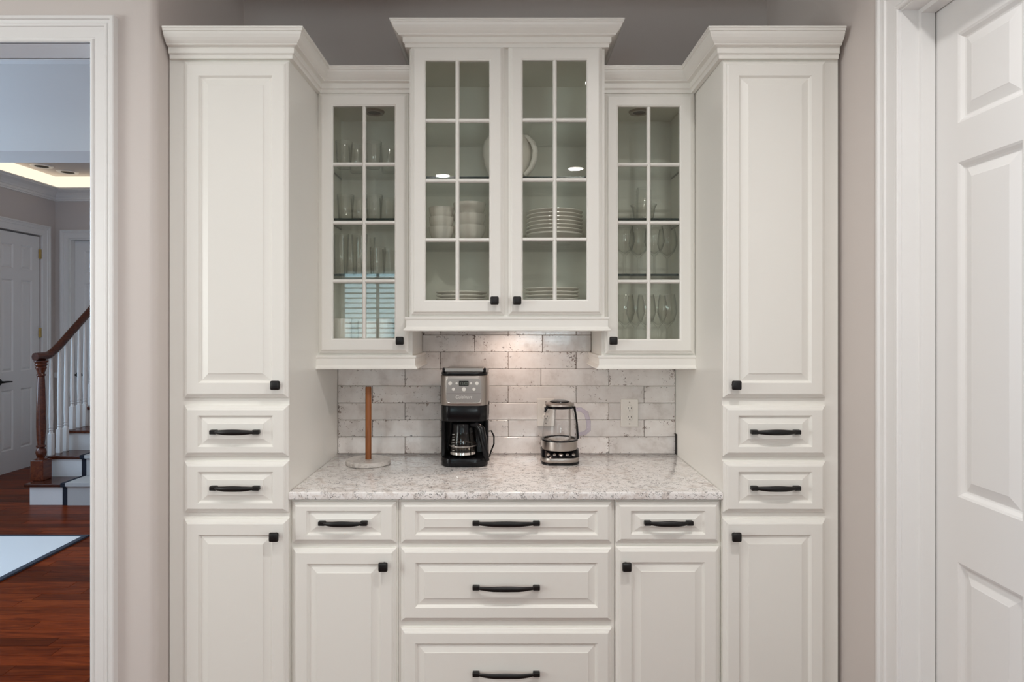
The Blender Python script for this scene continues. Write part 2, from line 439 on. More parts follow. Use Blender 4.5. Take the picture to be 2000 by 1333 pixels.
# hall and foyer shell
HC, FC = 2.93, 3.12
HY0, HY1, HZ = 3.55, 3.81, 2.451
b = MB(); b.box(FX0 - .1, FX1, YF + .12, HY0, HC, HC + .1); struct('ceiling_hall', b, CEILM)
b = MB(); b.box(FX0 - .1, FX1, HY1, FY1 + .1, FC, FC + .1); struct('ceiling_foyer', b, WALL)
b = MB(); b.box(FX0, FX1, HY0, HY1, HZ, FC + .1); struct('wall_hall_header', b, CEILM)
LD0, LD1 = 6.255, 6.89
g = grid_wall([YF + .1, 2.45, 3.45, 4.25, 5.25, LD0, LD1, FY1 + .1], [0, .7, 2.3, 2.44, FC + .1], [(2.45, 3.45, .7, 2.3), (4.25, 5.25, .7, 2.3), (LD0, LD1, 0, 2.44)], lambda u, v, d: (FX0 - d, u, v), .12)
struct('wall_foyer_left', g, WALL)
BD0, BD1 = -4.80, -4.01
g = grid_wall([FX0, BD0, BD1, FX1 + .1], [0, 2.43, FC + .1], [(BD0, BD1, 0, 2.43)], lambda u, v, d: (u, FY1 + d, v), .12)
struct('wall_foyer_back', g, WALL)
b = MB(); b.box(FX0 - .42, FX0 - .36, LD0 - .3, LD1 + .45, 0, FC); struct('leak_block_foyer', b, WALL)  # unseen panels behind the foyer doors, added to block leaking sky light
b = MB(); b.box(FX0 - .42, BD1 + .4, FY1 + .30, FY1 + .36, 0, FC); struct('leak_block_foyer_back', b, WALL)
b = MB(); b.box(FX0 - .42, FX0 - .12, LD0 - .36, LD0 - .3, 0, FC); struct('leak_block_foyer_side', b, WALL)
b = MB(); b.box(FX1, FX1 + .12, YW, FY1 + .1, 0, FC + .1); struct('wall_foyer_right', b, WALL)

# windows behind the viewer (seen mirrored in the glass doors), with blinds
for i, (a, c, WZ0, WZ1) in enumerate(wx):
    wb = MB(); fr = .05
    wb = grid_wall([a, a + fr, (a + c) / 2 - .02, (a + c) / 2 + .02, c - fr, c], [WZ0, WZ0 + fr, WZ1 - fr, WZ1],
                   [(a + fr, (a + c) / 2 - .02, WZ0 + fr, WZ1 - fr), ((a + c) / 2 + .02, c - fr, WZ0 + fr, WZ1 - fr)], lambda u, v, d: (u, -3.64 - d, v), .05)
    wo = struct('window_%d' % (i + 1), wb, TRIM)
    for q0, q1 in ((a + fr, (a + c) / 2 - .02), ((a + c) / 2 + .02, c - fr)):
        pb = MB(); pb.box(q0, q1, -3.668, -3.664, WZ0 + fr, WZ1 - fr); pb.done('pane', PANE, wo)
    for k in range(int((WZ1 - WZ0 - .08) / .068)):
        z = WZ0 + .08 + k * .068
        sb = MB(); sb.box(a + .03, c - .03, -.022, .022, -.0015, .0015)
        bmesh.ops.transform(sb.bm, matrix=Matrix.Translation((0, -3.615, z)) @ Matrix.Rotation(math.radians(21), 4, 'X'), verts=sb.bm.verts[:])
        sb.done('slat', BLINDM, wo)
for nm, ya in (('window_3', 2.45), ('window_6', 4.25)):
    wb = grid_wall([ya, ya + .05, ya + .95, ya + 1.], [.7, .75, 1.5, 1.55, 2.25, 2.3], [(ya + .05, ya + .95, .75, 1.5), (ya + .05, ya + .95, 1.55, 2.25)], lambda u, v, d: (FX0 - .03 - d, u, v), .05)
    wo = struct(nm, wb, TRIM)
    for z0, z1 in ((.75, 1.5), (1.55, 2.25)):
        pb = MB(); pb.box(FX0 - .058, FX0 - .054, ya + .05, ya + .95, z0, z1); pb.done('pane', PANE, wo)

# door casings
def casing_prof(wd, t):
    # (lateral away from opening, out of wall)
    return [(0, 0), (0, t * .50), (.003, t * .60), (.009, t * .60), (.011, t * .36), (.014, t * .36), (.017, t * .46), (wd * .58, t * .56), (wd * .60, t * .74), (wd * .66, t * .80),
            (wd * .70, t * .76), (wd * .72, t * .60), (wd * .74, t * .66), (wd * .84, t * .76), (wd * .86, t), (wd * .96, t), (wd, t * .92), (wd, 0)]
def casing(name, path, n, side, wd=.097, t=.026, m=TRIM):
    return struct(name, MB().sweep(path, casing_prof(wd, t), n, side), m)
casing('trim_1', [(OX0, YF, 0), (OX0, YF, OZ), (OX1, YF, OZ), (OX1, YF, 0)], (0, -1, 0), -1, .0845)
# jamb lining of the opening
b = MB()
b = MB().sweep([(OX0, YF - .004, 0), (OX0, YF - .004, OZ), (OX1, YF - .004, OZ), (OX1, YF - .004, 0)], [(0, 0), (.015, 0), (.015, -.128), (0, -.128)], (0, -1, 0), -1)
struct('trim_2', b, TRIM)
casing('trim_3', [(OX0, YF + .12, 0), (OX0, YF + .12, OZ), (OX1, YF + .12, OZ), (OX1, YF + .12, 0)], (0, 1, 0), 1)
# right door casing and jamb
casing('trim_4', [(XR, DY1 - .012, 0), (XR, DY1 - .012, DZ - .012), (XR, DY0 + .012, DZ - .012), (XR, DY0 + .012, 0)], (-1, 0, 0), -1, .097, .026)
jp = [(-.016, .004), (0.0, .004), (0.0, -.128), (-.016, -.128), (-.016, -.085), (-.030, -.085), (-.030, -.045), (-.016, -.045)]
b = MB().sweep([(XR, DY1, 0), (XR, DY1, DZ), (XR, DY0, DZ), (XR, DY0, 0)], jp, (-1, 0, 0), -1); struct('trim_5', b, TRIM)
casing('trim_6', [(FX0, LD1, 0), (FX0, LD1, 2.44), (FX0, LD0, 2.44), (FX0, LD0, 0)], (1, 0, 0), 1, .11, .03)
casing('trim_7', [(BD0, FY1, 0), (BD0, FY1, 2.43), (BD1, FY1, 2.43), (BD1, FY1, 0)], (0, -1, 0), -1, .10, .03)
b = MB().sweep([(BD0, FY1 - .004, 0), (BD0, FY1 - .004, 2.43), (BD1, FY1 - .004, 2.43), (BD1, FY1 - .004, 0)], [(-.012, .003), (0, .003), (0, -.10), (-.012, -.10)], (0, -1, 0), -1); struct('trim_8', b, TRIM)

def six_panel(name, U, H, cols, to3, m, parent=None):
    """six panel door; cols two (u0,u1); to3(u,v,d), d grows towards the viewer"""
    rowsv = [(.22, .827), (1.01, 1.943), (2.053, 2.303)]
    us = [0] + [q for c in cols for q in c] + [U]; vs = [0] + [q for r in rowsv for q in r] + [H]
    mb = MB(); T = .036; V = {}
    def v(i, j):
        if (i, j) not in V: V[(i, j)] = mb.bm.verts.new(to3(us[i], vs[j], T))
        return V[(i, j)]
    for i in range(5):
        for j in range(7):
            if i % 2 and j % 2:
                u0, u1, v0, v1 = us[i], us[i + 1], vs[j], vs[j + 1]
                seq = [(0, T), (.006, T - .003), (.014, T - .011), (.018, T - .0125), (.020, T - .0125), (.046, T - .004), (.048, T - .003)]
                if u1 - u0 < .18: seq = [(a * .7, d) for a, d in seq]
                last = mb.rings([(u0 + a, u1 - a, v0 + a, v1 - a, d) for a, d in seq], to3); mb.face(last)
            else: mb.face((v(i, j), v(i + 1, j), v(i + 1, j + 1), v(i, j + 1)))
    mb.rings([(0, U, 0, H, T), (0, U, 0, H, 0)], to3)
    bk = [mb.bm.verts.new(to3(*q)) for q in ((0, 0, 0), (U, 0, 0), (U, H, 0), (0, H, 0))]; mb.face(bk)
    o = mb.done(name, m, parent); o['kind'] = 'structure'; return o
DX = 1.262
six_panel('door_1', .775, 2.415, [(.098, .326), (.439, .667)], lambda u, v, d: (DX + .036 - d, 1.897 - u, v + .006), TRIM)
fd = six_panel('door_2', .62, 2.42, [(.10, .255), (.355, .51)], lambda u, v, d: (FX0 - .05 + d, LD0 + .008 + u, v + .003), TRIM)
for z in (.3, 1.40, 2.24):
    hb = MB(); hb.box(FX0 - .014, FX0 + .004, LD1 - .022, LD1 + .012, z - .05, z + .05, .002).done('hinge', BRASS, fd)
hz = .92
def lever(par, c, nx, dirv):
    hb = MB()
    if nx == 'X':
        hb.lathe([(.033, 0), (.033, .008), (.028, .012), (.012, .014), (.011, .05)], c, 16, axis='X')
    else: hb.lathe([(.033, 0), (.033, .008), (.028, .012), (.012, .014), (.011, .05)], c, 16, axis='Y')
    hb.done('escutcheon', BLACK, par, 35)
    base = Vector(c) + (Vector((.048, 0, 0)) if nx == 'X' else Vector((0, -.048, 0)))
    d = Vector(dirv)
    MB().tube([base - d * .012, base, base + d * .05, base + d * .11 + Vector((0, 0, -.004))], [.011, .011, .009, .006], 8).done('lever', BLACK, par, 50)
lever(fd, (FX0 - .014, LD0 + .075, hz), 'X', (0, 1, 0))
bd = six_panel('door_3', .762, 2.41, [(.10, .325), (.442, .662)], lambda u, v, d: (BD0 + .014 + u, FY1 + .09 - d, v + .003), TRIM)
lever(bd, (BD0 + .06, FY1 + .054, .93), 'Y', (1, 0, 0))

# foyer crown; the cove-lit wall above it is built as a glowing band
CP = [(0, 0), (.014, 0), (.014, .014), (.022, .018), (.022, .040), (.030, .044), (.036, .060), (.060, .085), (.085, .10), (.100, .106), (.100, .116), (.120, .118), (.120, .130), (0, .130)]
CPZ = 2.845
b = MB().sweep([(FX0, HY1, CPZ), (FX0, FY1, CPZ), (FX1, FY1, CPZ)], CP, (0, 0, 1), 1); struct('trim_9', b, TRIM)
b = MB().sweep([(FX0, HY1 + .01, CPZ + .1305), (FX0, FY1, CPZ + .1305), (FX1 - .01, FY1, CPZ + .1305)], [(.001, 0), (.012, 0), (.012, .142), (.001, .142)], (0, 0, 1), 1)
o = b.done('glowing_wall_band', COVEGLOW); tag(o, 'warm glowing band standing in for the cove-lit wall between foyer crown molding and ceiling', 'glowing band')
for i, (cx, cy) in enumerate(((-4.77, 6.62), (-4.68, 6.96 - .08))):
    t = thing('ceiling_can_light', ['unlit recessed can light in the foyer ceiling, nearer the left wall', 'unlit recessed can light in the foyer ceiling, nearer the back wall'][i], 'ceiling light', (cx, cy, FC), 'foyer recessed lights')
    MB().lathe([(.062, -.004), (.075, -.010), (.095, -.010), (.102, 0), (.062, 0)], (cx, cy, FC), 24, False, False).done('trim_ring', CANW, t, 40)
    MB().lathe([(.062, -.006), (.05, -.001), (.0005, -.001)], (cx, cy, FC), 24, False, True).done('baffle', DARK, t, 40)
for cx, cy, p in CANS:
    t = thing('ceiling_can_light', 'white recessed can light in the kitchen ceiling, %s, nearer the %s' % ('left' if cx < -1 else 'middle' if cx < 0 else 'right', 'cabinets' if cy > 0 else 'windows'), 'ceiling light', (cx, cy, CEIL), 'kitchen recessed lights')
    MB().lathe([(.073, -.002), (.078, -.008), (.095, -.008), (.10, 0), (.073, 0)], (cx, cy, CEIL), 24, False, False).done('trim_ring', CANW, t, 40)

# ------------------------------------------------------------------ cabinets
YTALL, YBASE, YUP, YMID = 2.245, 2.262, 2.577, 2.50
XA, XB = -.754, .753          # inner sides of the two tall cabinets (front edges)
XBK, XBU = .760, .7565        # the right one runs slightly out of square: at the wall, at the wall cabinets
YBK = YW - .006               # backs of the cabinets
UA, UB = -.3736, .383         # inner sides of the glass wall cabinets
DT = .020

def raised_front(name, x0, x1, z0, z1, yb, parent, fx=.052, fz=.052):
    W = min(1.0, (z1 - z0) / .22 + .15)
    sx = sz = .023
    if z1 - z0 < .2: sz = .018
    seq = [(0, 0, 0), (0, 0, .009), (.003, .003, .0115), (.009, .009, .014), (.0105, .0105, .0175), (.014, .014, .0195), (.016, .016, .020),
           (fx, fz, .020), (fx + .003, fz + .003, .0165), (fx + .006, fz + .006, .0125), (fx + .008, fz + .007, .0115), (fx + .010, fz + .009, .0115),
           (fx + .010 + sx, fz + .009 + sz, .0172), (fx + .011 + sx, fz + .010 + sz, .0192)]
    mb = MB()
    last = mb.rings([(x0 + a, x1 - a, z0 + c, z1 - c, d) for a, c, d in seq], lambda u, v, d: (u, yb - d, v))
    mb.face(last)
    bk = [mb.bm.verts.new(q) for q in ((x0, yb, z0), (x1, yb, z0), (x1, yb, z1), (x0, yb, z1))]; mb.face(bk)
    return mb.done(name, CAB, parent)

def knob(x, z, yf, parent):
    mb = MB()
    mb.lathe([(.009, 0), (.009, .004), (.0055, .007), (.0055, .016), (.010, .019)], (x, yf, z), 12, axis='Y')
    bb = bmesh.new(); bmesh.ops.create_cube(bb, size=1)
    for v in bb.verts: v.co = Vector((v.co.x * .032, v.co.y * .014, v.co.z * .032))
    bmesh.ops.bevel(bb, geom=bb.edges[:], offset=.0055, segments=3, affect='EDGES', profile=.55)
    for v in bb.verts:  # pillowed faces
        k = 1 - (v.co.y / .007) ** 2 * .06
        v.co.x *= k; v.co.z *= k
        if v.co.y < 0: v.co.y -= .003 * (1 - min(1, (v.co.x ** 2 + v.co.z ** 2) / .0004))
    mb.add(bb, Matrix.Translation((x, yf - .025, z)))
    return mb.done('knob', BLACK, parent, 45)

def pull(xc, z, yf, ln, parent):
    h = ln / 2; n = 14
    mb = MB()
    for s in (-1, 1):
        mb.box(xc + s * (h - .012) - .012, xc + s * (h - .012) + .012, yf - .019, yf, z - .0075, z + .0075, .002, 1)
    pts, rad, sq = [], [], []
    for i in range(n + 1):
        t = i / n; x = xc - h + .014 + (ln - .028) * t
        q = 1 - (2 * t - 1) ** 2
        pts.append((x, yf - .013 - .015 * min(1, q * 1.25) , z + .0015 * q)); rad.append(.0050 + .0050 * q); sq.append((1, .62))
    mb.tube(pts, rad, 10, squash=sq)
    return mb.done('handle', BLACK, parent, 45)

# ---- tall pantry cabinets
def pantry(side):
    L = side == 'left'
    x0, x1 = (-1.172, XA) if L else (XB, 1.157)
    t = thing('pantry_cabinet', 'tall cream pantry cabinet on the %s with two doors and two drawers' % side, 'cabinet', ((x0 + x1) / 2, YTALL, 0), 'tall pantry cabinets')
    MB().prism([(x0, YTALL), (x1, YTALL), (x1 if not L else XA, YBK), (x0 if L else XBK, YBK)], .10, 2.43, .001, 1).done('body', CAB, t)
    MB().box(x0 + .01, x1, YTALL + .07, YBK, 0, .10).done('toe_kick', CAB, t)
    # filler stile towards the wall
    yf = YTALL - DT
    d0, d1 = (PX(357.5, yf), PX(561.5, yf)) if L else (PX(1414, yf), PX(1615, yf))
    kx = PX(537, yf - .025) if L else PX(1439, yf - .025)
    dr = raised_front('door', d0, d1, PZ(778, yf), PZ(118, yf), YTALL, t); knob(kx, PZ(753, yf - .02), yf, dr)
    for ya, yb in ((793, 893), (903, 1003)):
        q = raised_front('drawer', d0, d1, PZ(yb, yf), PZ(ya, yf), YTALL, t, .050, .034)
        pull(PX(456 if L else 1517.5, yf - .02), PZ((ya + yb) / 2 + 2.5, yf - .02), yf, 97 * (yf - .02) / F, q)
    dr = raised_front('door', d0, d1, .115, PZ(1016, yf), YTALL, t); knob(PX(535.5, yf - .02) if L else kx, PZ(1049, yf - .02), yf, dr)
    return t
pantry('left'); pantry('right')

# ---- base cabinets
yf = YBASE - DT
def base_cab(x0, x1, label, rowsy, d0, d1, kn):
    t = thing('base_cabinet', label, 'cabinet', ((x0 + x1) / 2, YBASE, 0), 'base cabinets under the worktop')
    MB().box(x0 + .0005, x1 - .0005, YBASE, YBK, .10, .886, .001, 1).done('body', CAB, t)
    MB().box(x0 + .0005, x1 - .0005, YBASE + .07, YBK, 0, .10).done('toe_kick', CAB, t)
    a, c = PX(d0, yf), PX(d1, yf)
    for kind, ya, yb, ln in rowsy:
        zb = PZ(yb, yf) if yb else .115
        if kind == 'drawer':
            small = (PZ(ya, yf) - zb) < .17
            q = raised_front('drawer', a, c, zb, PZ(ya, yf), YBASE, t, .050, .030 if small else .050)
            yy = (ya + yb) / 2 + (2 if small else 7) if yb else 1313
            pull((a + c) / 2 - .0005, PZ(yy, yf - .02), yf, ln * (yf - .02) / F, q)
        else:
            q = raised_front('door', a, c, zb, PZ(ya, yf), YBASE, t)
            knob(PX(kn, yf - .02), PZ(1107.5, yf - .02), yf, q)
s1, s2 = PX(778, YBASE), PX(1199.5, YBASE)
base_cab(XA, s1, 'cream base cabinet under the left end of the worktop with drawer above door', [('drawer', 982, 1063, 96), ('door', 1073, None, 0)], 570, 773, 748.5)
base_cab(s1, s2, 'wide cream base cabinet under the middle of the worktop with three drawers', [('drawer', 982, 1063, 132), ('drawer', 1072, 1216, 132), ('drawer', 1230, 1397, 132)], 782.5, 1195.5, 0)
base_cab(s2, XB, 'cream base cabinet under the right end of the worktop with drawer above door', [('drawer', 982, 1062, 96), ('door', 1070, None, 0)], 1204, 1406, 1224)

# ---- worktop
b = MB().prism([(XA + .001, 2.232), (XB - .001, 2.232), (XBK - .001, YT - .001), (XA + .001, YT - .001)], .887, .915, .005, 3)
o = b.done('worktop', QUARTZ, None, 40, origin=(0, 2.5, .887)); tag(o, 'white quartz worktop with dark grey speckled veins across the base cabinets', 'countertop')

# ---- backsplash
bs = thing('backsplash', 'white distressed brick tile backsplash with rusty worn edges above the worktop', 'backsplash', (0, YW, .915))
BX0, BX1 = XA + .001, XBK - .001
MB().box(BX0, BX1, YW - .003, YW - .0003, .915, 1.3715).done('grout_bed', GROUT, bs)
MB().box(UA, UB, YW - .003, YW - .0003, 1.3715, 1.524).done('grout_bed', GROUT, bs)
TH, TLn, GAP = .0761, .3045, .0022
for r in range(8):
    z0 = .915 + r * TH; z1 = min(z0 + TH, 1.524)
    lo, hi = (BX0, BX1) if r < 6 else (UA + .0005, UB - .0005)
    ref = PX(791, YT) if r % 2 == 0 else PX(727 if r != 5 else 727, YT)
    if r == 6: ref = PX(927, YT)
    k0 = math.floor((lo - ref) / TLn); x = ref + k0 * TLn
    while x < hi:
        a, c = max(x, lo), min(x + TLn, hi)
        if c - a > .012:
            pb = MB(); pb.box(a + GAP / 2, c - GAP / 2, YT + random.uniform(-.0012, .0008), YW - .002, z0 + GAP / 2, z1 - GAP / 2, .0016, 1)
            # uneven hand made edges
            for v in pb.bm.verts: v.co += Vector((random.uniform(-.0006, .0006), 0, random.uniform(-.0005, .0005)))
            pb.done('tile', TILE, bs)
        x += TLn
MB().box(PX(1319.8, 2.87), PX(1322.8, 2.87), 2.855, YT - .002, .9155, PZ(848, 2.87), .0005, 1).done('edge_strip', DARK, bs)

# ---- glass fronted wall cabinets
def glass_door(t, x0, x1, z0, z1, yb, xi0, xi1, zi0, zi1, mx, mzs, mw=.0155):
    mb = MB(); to3 = lambda u, v, d: (u, yb - d, v)
    R = []
    for a, d in [(0, 0), (0, .009), (.003, .0115), (.009, .014), (.0105, .0175), (.014, .0195), (.016, .020)]: R.append((x0 + a, x1 - a, z0 + a, z1 - a, d))
    for a, d in [(-.006, .020), (-.004, .0185), (-.001, .0175), (0, .015), (0, 0)]: R.append((xi0 + a, xi1 - a, zi0 + a, zi1 - a, d))
    R.append((x0, x1, z0, z1, 0)); mb.rings(R, to3)
    d = mb.done('door', CAB, t)
    mp = [(-mw / 2, .004), (-mw / 2, .010), (-mw / 2 + .002, .0125), (-mw * .22, .0165), (0, .0175), (mw * .22, .0165), (mw / 2 - .002, .0125), (mw / 2, .010), (mw / 2, .004)]
    MB().sweep([(mx, yb, zi0), (mx, yb, zi1)], mp, (0, -1, 0)).done('muntin', CAB, d, 50)
    for z in mzs:
        for a, c in ((xi0, mx - mw / 2 + .003), (mx + mw / 2 - .003, xi1)):
            MB().sweep([(a, yb, z), (c, yb, z)], mp, (0, -1, 0)).done('muntin', CAB, d, 50)
    zz = [zi0] + list(mzs) + [zi1]
    for a, c in ((xi0, mx), (mx, xi1)):
        for q0, q1 in zip(zz, zz[1:]):
            MB().box(a + .001, c - .001, yb - .0075, yb - .0045, q0 + .001, q1 - .001).done('pane', PANE, d)
    return d
RAIL = [(0, 0), (.020, 0), (.022, .003), (.021, .007), (.016, .011), (.012, .017), (.012, .042), (.015, .045), (.016, .049), (.016, .055), (0, .055)]
CROWN = [(0, 0), (.0155, 0), (.0155, .011), (.0175, .014), (.0225, .016), (.0231, .018), (.0231, .033), (.0235, .036), (.033, .038), (.0375, .039), (.0383, .041), (.0383, .043),
         (.041, .045), (.047, .051), (.053, .059), (.0575, .068), (.0600, .076), (.0635, .077), (.064, .079), (.064, .083), (.0662, .084), (.067, .086), (.067, .090), (0, .090)]

def shelf(t, x0, x1, y0, y1, z):
    mb = MB(); mb.box(x0, x1, y0, y1, z - .009, z)
    for f in mb.bm.faces:
        f.normal_update()
        f.material_index = 0 if abs(f.normal.z) > .5 else 1
    return mb.done('shelf', None, t, mats=[SHELF, EDGE])
def wall_cab(name, label, x0, x1, yf, z0, z1, floor_z, doors, shelves, puck, mid=False):
    t = thing(name, label, 'cabinet', ((x0 + x1) / 2, yf, z0), 'glass fronted wall cabinets')
    st = .017; yb = YBK
    MB().box(x0, x0 + st, yf + .019, yb, z0, z1).done('side_panel', CAB, t)
    MB().box(x1 - st, x1, yf + .019, yb, z0, z1).done('side_panel', CAB, t)
    MB().box(x0 + st, x1 - st, yf + .019, yb, z1 - st, z1).done('top_panel', CABIN, t)
    MB().box(x0 + st, x1 - st, yf + .019, yb, z0 if not mid else z0, floor_z).done('bottom_panel', CAB, t)
    MB().box(x0 + st, x1 - st, yb - .008, yb, floor_z, z1 - st).done('back_panel', CABIN, t)
    MB().box(x0 + st, x0 + st + .001, yf + .02, yb - .008, floor_z, z1 - st).done('side_lining', CABIN, t)
    MB().box(x1 - st - .001, x1 - st, yf + .02, yb - .008, floor_z, z1 - st).done('side_lining', CABIN, t)
    fr = .035
    holes = [(x0 + fr, x1 - fr, z0 + .03, z1 - .045)]; us = [x0, x0 + fr, x1 - fr, x1]
    if mid:
        c = (x0 + x1) / 2 - .001; us = [x0, x0 + fr, c - .02, c + .02, x1 - fr, x1]
        holes = [(x0 + fr, c - .02, z0 + .03, z1 - .045), (c + .02, x1 - fr, z0 + .03, z1 - .045)]
    grid_wall(us, [z0, z0 + .03, z1 - .045, z1], holes, lambda u, v, d: (u, yf + d, v), .0195).done('face_frame', CAB, t)
    for z in shelves: shelf(t, x0 + st + .002, x1 - st - .002, yf + .024, YW - .012, z)
    for px_, py_ in puck:
        ring = MB().lathe([(.026, -.003), (.030, -.008), (.040, -.008), (.044, 0), (.026, 0)], (px_, py_, z1 - st), 24, False, False).done('puck_light', CANR, t, 40)
        MB().lathe([(.026, -.005), (.0005, -.004)], (px_, py_, z1 - st), 24, False, True).done('lens', CANI, ring, 40)
    for dd in doors:
        d = glass_door(t, *dd[:-1]); knob(dd[-1][0], dd[-1][1], yf - DT, d)
    return t
yf = YUP - DT
X = lambda x: PX(x, yf)
Z = lambda y: PZ(y, yf)
UZ0, UZ1 = 1.372, 2.4205
SH_SIDE = [1.700, 1.925, 2.149]
tl = wall_cab('glass_wall_cabinet', 'narrow cream glass fronted wall cabinet left of the middle one, window mirrored in it', XA, UA, YUP, UZ0, UZ1, 1.392,
    [(X(621.5), X(797.5), Z(690.5), Z(180), YUP, X(650), X(770.5), Z(661.5), Z(207), X(710), [Z(549), Z(434.5), Z(320)], (PX(781, yf - .02), PZ(666, yf - .02)))],
    SH_SIDE, [(PX(731, 2.745), 2.745)])
tr = wall_cab('glass_wall_cabinet', 'narrow cream glass fronted wall cabinet right of the middle one, stemware inside', UB, XBU - .0005, YUP, UZ0, UZ1, 1.392,
    [(X(1182), X(1356.5), Z(692), Z(181), YUP, X(1207.5), X(1328), Z(662.5), Z(208), X(1268), [Z(550), Z(434.5), Z(320.5)], (PX(1198, yf - .02), PZ(666, yf - .02)))],
    SH_SIDE, [(PX(1248, 2.745), 2.745)])
MB().sweep([(XA, YUP, 1.317), (UA, YUP, 1.317), (UA, YW, 1.317)], RAIL, (0, 0, 1), 1).done('light_rail', CAB, tl)
MB().sweep([(UB, YW, 1.317), (UB, YUP, 1.317), (XBU - .0005, YUP, 1.317)], RAIL, (0, 0, 1), 1).done('light_rail', CAB, tr)
yf = YMID - DT
MZ0, MZ1, MFL = 1.525, 2.574, 1.553
SH_MID = [1.8285, 2.076, 2.296]
tm = wall_cab('glass_wall_cabinet', 'wide cream middle wall cabinet with paired glass doors, dishes inside', UA, UB, YMID, MZ0, MZ1, MFL,
    [(X(802), X(985), Z(615.5), Z(88), YMID, X(831), X(955.5), Z(586.5), Z(118), X(893), [Z(468.5), Z(352), Z(234)], (PX(966, yf - .02), PZ(587.5, yf - .02))),
     (X(993), X(1177), Z(615.5), Z(88), YMID, X(1021), X(1146), Z(585.5), Z(117), X(1084), [Z(467.5), Z(350.5), Z(233)], (PX(1010, yf - .02), PZ(587.5, yf - .02)))],
    SH_MID, [], True)
MB().sweep([(UA, YW, 1.470), (UA, YMID, 1.470), (UB, YMID, 1.470), (UB, YW, 1.470)], RAIL, (0, 0, 1), 1).done('light_rail', CAB, tm)
MB().sweep([(UA, YW, 2.566), (UA, YMID, 2.566), (UB, YMID, 2.566), (UB, YW, 2.566)], CROWN, (0, 0, 1), 1).done('crown', CAB, tm)
MB().lathe([(.030, 0), (.034, -.004), (.040, -.006), (.042, 0)], (.03, 2.70, MZ0), 20, False, False).done('puck_light', CANW, tm, 40)

# continuous crown moldings over pantry and side cabinet
CRZ = 2.417
o = MB().sweep([(XL + .012, YTALL, CRZ), (XA, YTALL, CRZ), (XA, YUP, CRZ), (UA - .001, YUP, CRZ)], CROWN, (0, 0, 1), 1).done('crown_molding', CAB, None, origin=(XA, YTALL, CRZ))
tag(o, 'cream crown molding stepping along the left pantry and left glass cabinet', 'molding', 'crown moldings')
o = MB().sweep([(UB + .001, YUP, CRZ), (XB, YUP, CRZ), (XB, YTALL, CRZ), (1.152, YTALL, CRZ)], CROWN, (0, 0, 1), 1).done('crown_molding', CAB, None, origin=(XB, YTALL, CRZ))
tag(o, 'cream crown molding stepping along the right pantry and right glass cabinet', 'molding', 'crown moldings')

# ------------------------------------------------------------------ dishes and glasses
def lathe_mesh(name, prof, m, n=24, smooth=50, cap0=False, cap1=False):
    mb = MB(); mb.lathe(prof, (0, 0, 0), n, cap0, cap1)
    o = mb.done(name, m, None, smooth); COL.objects.unlink(o); return o
def place(proto, loc, label, cat, group=None, rz=0., sc=1.):
    o = proto.copy(); COL.objects.link(o); o.location = loc; o.rotation_euler = (0, 0, rz); o.scale = (sc, sc, sc)
    return tag(o, label, cat, group)
def cupprof(r0, r1, h, t=.002, foot=.006):
    return [(.0005, 0), (r0 * .9, 0), (r0, .003), (r0 + (r1 - r0) * .5, h * .5), (r1, h), (r1 - t, h), (r0 + (r1 - r0) * .5 - t, h * .5), (r0 - t, foot + .003), (r0 * .8, foot), (.0005, foot)]
tumbler = lathe_mesh('tumbler', cupprof(.029, .036, .112), DRINK)
highball = lathe_mesh('highball_glass', cupprof(.027, .033, .172), DRINK)
shortg = lathe_mesh('short_tumbler', cupprof(.030, .034, .118), DRINK)
# left cabinet
for (lab, zs, yy, xs, pr, cat) in (
    ('clear tumbler, %s, on the top shelf of the left glass cabinet', 2.149, (2.70, 2.775), (672, 697, 729, 759), tumbler, 'tumbler'),
    ('clear tumbler, %s, on the second shelf of the left glass cabinet', 1.925, (2.70, 2.775), (675, 701, 731, 757), tumbler, 'tumbler'),
    ('tall highball glass, %s, on the third shelf of left glass cabinet', 1.700, (2.69, 2.78), (666, 684, 702, 718), highball, 'glass'),
    ('short clear tumbler, %s, on the third shelf of left glass cabinet', 1.700, (2.69, 2.77), (738, 762), shortg, 'tumbler')):
    for i, x in enumerate(xs):
        place(pr, (PX(x, yy[i % 2]), yy[i % 2], zs), lab % lrs(i, len(xs)), cat, 'glasses in the left wall cabinet', random.random())
for i, (x, r, h) in enumerate(((668, .040, .128), (718, .040, .118), (754, .032, .128))):
    cup = lathe_mesh('white_cup', [(.0005, 0), (r * .9, 0), (r * .96, .004), (r, .02), (r, h), (r - .004, h), (r - .004, .02), (r * .85, .008), (.0005, .008)], CERAMIC)
    place(cup, (PX(x, 2.70), 2.70, 1.392), 'tall white cup, %s of three on the floor of the left glass cabinet' % lrs(i, 3), 'cup', 'white cups in the left wall cabinet')

